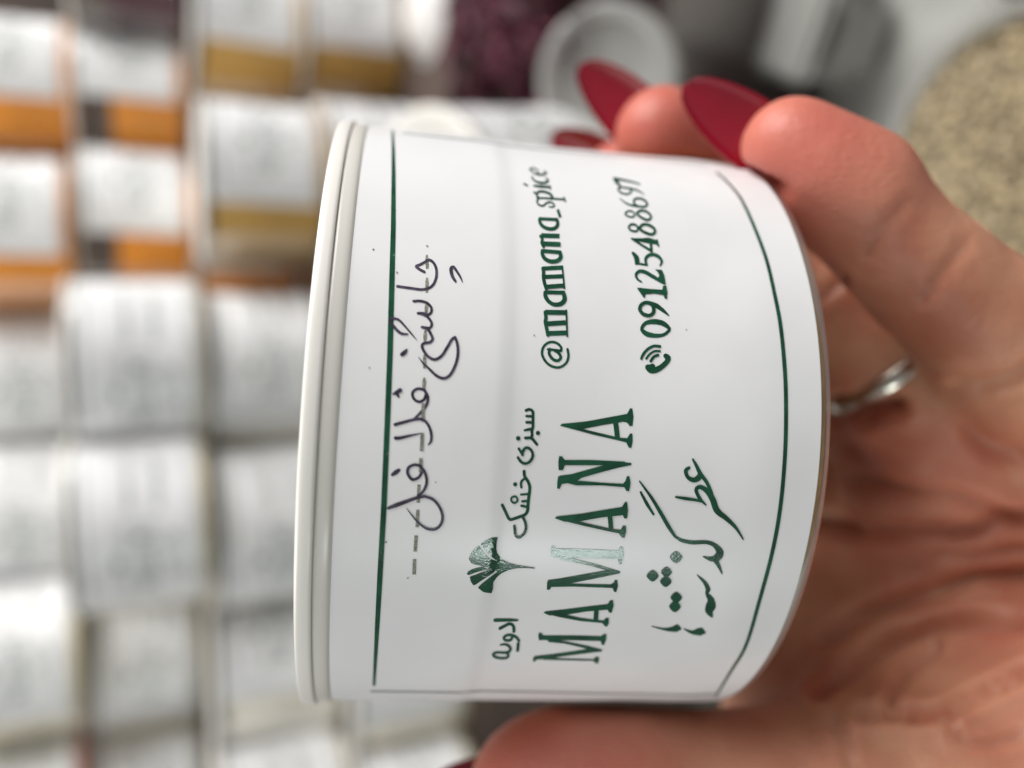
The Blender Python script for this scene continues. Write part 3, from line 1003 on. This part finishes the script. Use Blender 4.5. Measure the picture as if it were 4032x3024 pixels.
pinky = [(1712, 322, 98, 6.0), (1772, 372, 98, 6.6), (1842, 420, 98.5, 7.4), (1935, 530, 100, 6.9), (2010, 600, 101.5, 7.5), (2100, 680, 104, 8.2), (2235, 800, 108, 9.2), (2400, 980, 117, 10.5)]
ringf = [(1432, 292, 115, 6.6), (1545, 385, 119, 7.2), (1700, 540, 122, 7.4), (1790, 650, 121, 8.0), (1880, 765, 119, 8.0), (1960, 870, 120, 8.4), (2060, 990, 122, 9.5)]
middle = [(1350, 400, 131, 7.0), (1480, 490, 139, 7.4), (1680, 640, 141, 8.0), (1850, 850, 134, 8.6), (1960, 1050, 128, 9.2), (2080, 1160, 128, 10.5)]
index = [(1150, 560, 148, 7.2), (1350, 720, 156, 7.8), (1600, 900, 155, 8.3), (1800, 1150, 140, 9), (1960, 1280, 131, 9.5), (2080, 1350, 128, 11)]
thumb = [(1165, 1712, 101, 8.6), (1230, 1708, 101.5, 9.4), (1340, 1706, 102, 9.7), (1480, 1712, 103.5, 9.0), (1620, 1716, 104, 9.6), (1780, 1716, 104.5, 10.5), (2000, 1716, 106, 12.5), (2270, 1680, 109, 17), (2600, 1560, 112, 21)]

F1 = new_field()
for fg in (pinky, ringf, middle, index):
    g = new_field()
    chain(g, fg, 2.2)
    F1 = np.minimum(F1, g)
PF = new_field()
wrist = (3050, 1300, 112, 25)
for a, b in (((2400, 980, 117, 10.5), wrist), ((2060, 990, 122, 9.5), (2500, 1080, 126, 15)), ((2080, 1160, 128, 10.5), (2500, 1200, 130, 16)),
             ((2080, 1350, 128, 11), (2500, 1350, 130, 16)), ((2500, 1200, 130, 16), wrist), ((2500, 1350, 130, 16), wrist), ((2500, 1080, 126, 15), wrist),
             ((2270, 1680, 109, 17), wrist), ((2080, 1350, 128, 11), (2180, 1560, 117, 12)), ((2180, 1560, 117, 12), (2600, 1560, 112, 21)),
             ((1740, 1250, 142, 9), (1690, 1430, 132, 9)), ((1690, 1430, 132, 9), (1720, 1590, 120, 9)), ((1720, 1590, 120, 9), (1850, 1690, 107, 9)), ((1830, 1230, 136, 9), (1830, 1430, 128, 9)), ((1830, 1430, 128, 9), (1880, 1600, 117, 9)), ((1880, 1600, 117, 9), (2050, 1690, 108, 11)), ((1960, 1290, 129, 9), (2040, 1560, 119, 9)), ((2012, 800, 113.5, 4.2), (2030, 850, 114.5, 5.2)), ((2040, 1560, 119, 9), (2050, 1690, 108, 11)), (wrist, (4400, 1500, 92, 27))):
    cone(PF, px(*a[:3]), a[3], px(*b[:3]), b[3], 6)
g = new_field()
chain(g, thumb, 2.5)
# smooth union palm + thumb, then fingers
def smin(a, b, k):
    h = np.clip(0.5 + 0.5 * (a - b) / k, 0, 1)
    return a + (b - a) * h - k * h * (1 - h)


HF = smin(smin(PF, g, 5), F1, 3.5)
# skin gives way where it presses on the jar
X = gx[:, None, None] - JT[0].astype(np.float32)
Y = gy[None, :, None] - JT[1].astype(np.float32)
Z = gz[None, None, :] - JT[2].astype(np.float32)
ax = JM[:, 2].astype(np.float32)
al = X * ax[0] + Y * ax[1] + Z * ax[2]
rad = np.sqrt(np.maximum(X * X + Y * Y + Z * Z - al * al, 0))
jarsd = np.maximum(np.maximum(rad - 36.1, al - HJ - 0.2), -al - 1)
HF = np.maximum(HF, -jarsd)


def surface_nets(D):
    ins = D < 0
    n0, n1, n2 = D.shape
    c = np.zeros((n0 - 1, n1 - 1, n2 - 1), np.uint8)
    for i in (0, 1):
        for j in (0, 1):
            for k in (0, 1):
                c += ins[i:n0 - 1 + i, j:n1 - 1 + j, k:n2 - 1 + k]
    cells = np.argwhere((c > 0) & (c < 8))
    idx = -np.ones(c.shape, np.int64)
    idx[tuple(cells.T)] = np.arange(len(cells))
    acc = np.zeros((len(cells), 3))
    cnt = np.zeros(len(cells))
    corners = [(i, j, k) for i in (0, 1) for j in (0, 1) for k in (0, 1)]
    for a in corners:
        for axis in range(3):
            if a[axis]:
                continue
            b = list(a)
            b[axis] = 1
            da = D[cells[:, 0] + a[0], cells[:, 1] + a[1], cells[:, 2] + a[2]].astype(float)
            db = D[cells[:, 0] + b[0], cells[:, 1] + b[1], cells[:, 2] + b[2]].astype(float)
            m = (da < 0) != (db < 0)
            t = np.where(m, da / np.where(m, da - db, 1), 0)
            p = np.array(a, float)[None] + np.zeros((len(cells), 3))
            p[:, axis] += t
            acc[m] += p[m]
            cnt[m] += 1
    V = cells + acc / cnt[:, None]
    faces = []
    for axis in range(3):
        o1, o2 = [(1, 2), (2, 0), (0, 1)][axis]
        sa = [slice(None)] * 3
        sb = [slice(None)] * 3
        sa[axis] = slice(0, -1)
        sb[axis] = slice(1, None)
        A_, B_ = ins[tuple(sa)], ins[tuple(sb)]
        e = np.argwhere(A_ != B_)
        ok = (e[:, o1] > 0) & (e[:, o2] > 0) & (e[:, o1] < D.shape[o1] - 1) & (e[:, o2] < D.shape[o2] - 1)
        e = e[ok]
        q = []
        for d1, d2 in ((0, 0), (-1, 0), (-1, -1), (0, -1)):
            w_ = e.copy()
            w_[:, o1] += d1
            w_[:, o2] += d2
            q.append(idx[tuple(w_.T)])
        q = np.stack(q, 1)
        flip = A_[tuple(e.T)]
        q[~flip] = q[~flip][:, ::-1]
        faces.append(q)
    return V, np.vstack(faces)


HV, HFc = surface_nets(HF)
HV = lo3 + HV * VOX
# relax the voxel stepping a little
nb = np.zeros((len(HV), 3))
for it in range(3):
    acc = np.zeros_like(HV)
    cnt = np.zeros(len(HV))
    for a in range(4):
        b = (a + 1) % 4
        np.add.at(acc, HFc[:, a], HV[HFc[:, b]])
        np.add.at(acc, HFc[:, b], HV[HFc[:, a]])
        np.add.at(cnt, HFc[:, a], 1)
        np.add.at(cnt, HFc[:, b], 1)
    HV = HV * .45 + .55 * acc / np.maximum(cnt, 1)[:, None]

# normals and creases: palm lines pressed into the skin
fn = np.cross(HV[HFc[:, 2]] - HV[HFc[:, 0]], HV[HFc[:, 3]] - HV[HFc[:, 1]])
vn = np.zeros_like(HV)
for a in range(4):
    np.add.at(vn, HFc[:, a], fn)
vn /= np.linalg.norm(vn, axis=1)[:, None] + 1e-9
U = HV[:, 0] / HV[:, 2] * FPX + 2016
Vv = HV[:, 1] / HV[:, 2] * FPX + 1512
front = np.clip(-(vn * HV).sum(1) / np.linalg.norm(HV, axis=1) * 2.5, 0, 1) * (HV[:, 2] < 135)
CRS = [([(3204, 2040), (3330, 2065), (3478, 2095), (3751, 2107), (4032, 2040), (4200, 1990)], 26, 1.3),
       ([(3295, 1871), (3430, 1900), (3569, 1937), (3750, 1960), (3903, 2004), (4060, 2060)], 24, .9),
       ([(3235, 2520), (3417, 2411), (3599, 2356), (3842, 2277), (4032, 2265), (4200, 2255)], 26, 1.4),
       ([(3223, 2733), (3356, 2642), (3478, 2551), (3660, 2484), (3842, 2453), (4032, 2460), (4200, 2480)], 24, 1.6),
       ([(3496, 2824), (3520, 2715), (3569, 2642), (3690, 2551)], 18, 1.2),
       ([(3320, 1600), (3420, 1628), (3530, 1600)], 30, 1.8),
       ([(3400, 2822), (3478, 2827), (3599, 2824), (3709, 2818), (3842, 2745), (4032, 2654), (4200, 2600)], 20, 1.5),
       ([(3709, 2818), (3780, 2920), (3900, 2930), (4032, 2890)], 16, .5),
       ([(3769, 1512), (3873, 1524), (3994, 1488), (4100, 1430)], 22, 1.0),
       ([(3560, 800), (3480, 880), (3420, 990)], 20, .22),
       ([(3800, 960), (3700, 1080), (3640, 1180)], 20, .25),
       ([(3235, 1172), (3320, 1100)], 18, .5),
       ([(3290, 2850), (3330, 2930), (3350, 3020)], 18, .5),
       ([(3820, 1690), (3900, 1760), (4032, 1790)], 26, .6), ([(3700, 2180), (3850, 2190), (4032, 2150)], 20, .5), ([(3560, 2440), (3700, 2380), (3900, 2350)], 16, .4)]
disp = np.zeros(len(HV))
for pl, sg, dp in CRS:
    pl = np.array(pl, float)
    best = np.full(len(HV), 1e9)
    for a, b in zip(pl[:-1], pl[1:]):
        d = b - a
        t = np.clip(((U - a[0]) * d[0] + (Vv - a[1]) * d[1]) / (d @ d), 0, 1)
        best = np.minimum(best, np.hypot(U - a[0] - t * d[0], Vv - a[1] - t * d[1]))
    dp *= 1.5
    disp += -dp * np.exp(-(best / sg) ** 2) + dp * .28 * np.exp(-((best - 2.6 * sg) / (1.4 * sg)) ** 2)
HV = HV + vn * (disp * front)[:, None]
HW = [c2w(*p) for p in HV]
hand_base = pxw(2200, 1200, 125)
ME_hand = mesh('hand', [p - hand_base for p in HW], [tuple(int(i) for i in q) for q in HFc])
M_skin = mat('skin', lin(196, 128, 104), 0.46)
b = M_skin.node_tree.nodes['Principled BSDF']
b.inputs['Subsurface Weight'].default_value = 0.45
b.inputs['Subsurface Radius'].default_value = (0.0042, 0.0014, 0.0008)
b.inputs['Subsurface Scale'].default_value = 1.0
b.inputs['Specular IOR Level'].default_value = 0.4
vary(M_skin, lin(190, 124, 98), lin(218, 164, 132), 70, 3, bump=0.35, bscale=900, dist=0.00025)
# pads of the fingers and the mounts of the palm are redder than the rest of the skin
blush = np.zeros(len(HV))
for (c, rr, am) in ((px(1730, 340, 98), 13, 1.0), (px(1432, 292, 115), 16, .9), (px(1335, 352, 131), 16, .8), (px(1150, 560, 148), 16, .8), (px(1180, 1712, 101), 17, .9),
                    (px(2060, 1080, 118), 13, .35), (px(2150, 1500, 108), 12, .3), (px(1850, 960, 120), 10, .4), (px(1700, 1720, 100), 12, .35)):
    blush = np.maximum(blush, am * np.exp(-(((HV - c) ** 2).sum(1)) / rr ** 2))
at_ = ME_hand.attributes.new('blush', 'FLOAT', 'POINT')
at_.data.foreach_set('value', blush.astype(np.float32))
nt = M_skin.node_tree
an = nt.nodes.new('ShaderNodeAttribute')
an.attribute_name = 'blush'
mx = nt.nodes.new('ShaderNodeMix')
mx.data_type = 'RGBA'
rampc = [l for l in nt.links if l.to_socket == b.inputs['Base Color']][0].from_socket
nt.links.new(an.outputs['Fac'], mx.inputs['Factor'])
nt.links.new(rampc, mx.inputs['A'])
mx.inputs['B'].default_value = lin(188, 92, 84)
nt.links.new(mx.outputs['Result'], b.inputs['Base Color'])
# fine skin lines
vo = nt.nodes.new('ShaderNodeTexVoronoi')
vo.feature = 'DISTANCE_TO_EDGE'
vo.inputs['Scale'].default_value = 1300
tcn = nt.nodes.new('ShaderNodeTexCoord')
mp = nt.nodes.new('ShaderNodeMapping')
mp.inputs['Scale'].default_value = (1.0, 1.0, 0.45)
nt.links.new(tcn.outputs['Object'], mp.inputs['Vector'])
nt.links.new(mp.outputs['Vector'], vo.inputs['Vector'])
bp2 = nt.nodes.new('ShaderNodeBump')
bp2.inputs['Strength'].default_value = 0.45
bp2.inputs['Distance'].default_value = 0.0002
nt.links.new(vo.outputs['Distance'], bp2.inputs['Height'])
old = [l for l in nt.links if l.to_socket == b.inputs['Normal']][0].from_node
nt.links.new(bp2.outputs['Normal'], old.inputs['Normal'])
hd = obj('hand', ME_hand, M_skin, loc=hand_base)
tag(hd, 'left hand with long red nails gripping the labelled jar', 'hand')

# fingernails
M_nail = mat('red_nail_varnish', (0.29, 0.002, 0.02, 1), 0.2)
M_nail.node_tree.nodes['Principled BSDF'].inputs['Coat Weight'].default_value = 0.6
M_nail.node_tree.nodes['Principled BSDF'].inputs['Coat Roughness'].default_value = 0.04


def nail(c0, tip, dorsal, hw, back, drop=0.5):
    c0, tip = np.array(c0), np.array(tip)
    d = tip - c0
    L = np.linalg.norm(d)
    d /= L
    n = np.array(dorsal, float)
    n -= d * (n @ d)
    n /= np.linalg.norm(n)
    s = np.cross(d, n)
    nu, nv = 22, 12
    v, f = [], []
    for side in (0, 1):
        for i in range(nu + 1):
            t = i / nu
            if t < .15:
                w = hw * (.72 + .28 * math.sin(t / .15 * math.pi / 2))
            elif t < .5:
                w = hw
            else:
                q = (t - .5) / .5
                w = hw * math.sqrt(max(1 - q ** 2.3, 0)) * (1 - .22 * q)
            for j in range(nv + 1):
                y = j / nv * 2 - 1
                a = y * 0.95
                off = hw * 1.05 * (math.cos(a) - 1) * (w / hw)
                lng = -back + (L + back) * t
                h = 1.9 + off - drop * (t ** 2) * 2.2 + (0.35 if side else 0)
                p = c0 + d * lng + s * (w * math.sin(a) / math.sin(.95)) + n * (h + 2.6)
                v.append(c2w(*p) - hand_base)
    k = (nu + 1) * (nv + 1)
    for i in range(nu):
        for j in range(nv):
            a = i * (nv + 1) + j
            f.append((a, a + nv + 1, a + nv + 2, a + 1))
            f.append((a + k, a + k + 1, a + k + nv + 2, a + k + nv + 1))
    for i in range(nu):
        for j in (0, nv):
            a = i * (nv + 1) + j
            f.append((a, a + k, a + k + nv + 1, a + nv + 1))
    for j in range(nv):
        for i in (0, nu):
            a = i * (nv + 1) + j
            f.append((a, a + 1, a + k + 1, a + k))
    return obj('fingernail', mesh('fingernail', v, f), M_nail, hd)


nail(px(1712, 330, 98), px(1478, 164, 100), (0.1, 0.05, 1), 4.3, 4, 0.9)
nail(px(1432, 292, 115), px(1250, 122, 117), (0.1, 0.05, 1), 4.4, 4, 0.9)
nail(px(1345, 385, 131), px(1178, 288, 133), (0.2, -0.4, 1), 4.0, 4, 0.6)
nail(px(1150, 560, 148), px(1010, 500, 146), (0, -0.5, 1), 4.4, 4, 0.6)
nail(px(1165, 1712, 101), px(905, 1690, 104), (0.1, 0.8, 0.6), 5.4, 5, 0.9)

# finger ring
fa, fb = px(1960, 870, 120), px(1790, 650, 121)
rcn = px(1908, 802, 119.3)
rdir = c2w(*fb) - c2w(*fa)
rv, rf = lathe([(8.5, -1.2), (9.3, -1.15), (9.5, -.95), (9.55, 0), (9.5, .95), (9.3, 1.15), (8.5, 1.2), (8.3, 0), (8.5, -1.2)], 72)
M_metal = mat('silver', (0.60, 0.55, 0.48, 1), 0.25, Metallic=1.0)
rg = obj('finger_ring', mesh('finger_ring', rv, rf), M_metal)
rg.location = c2w(*rcn)
rg.rotation_euler = rdir.to_track_quat('Z', 'Y').to_euler()
tag(rg, 'plain silver ring worn on the finger behind the jar foot', 'ring')
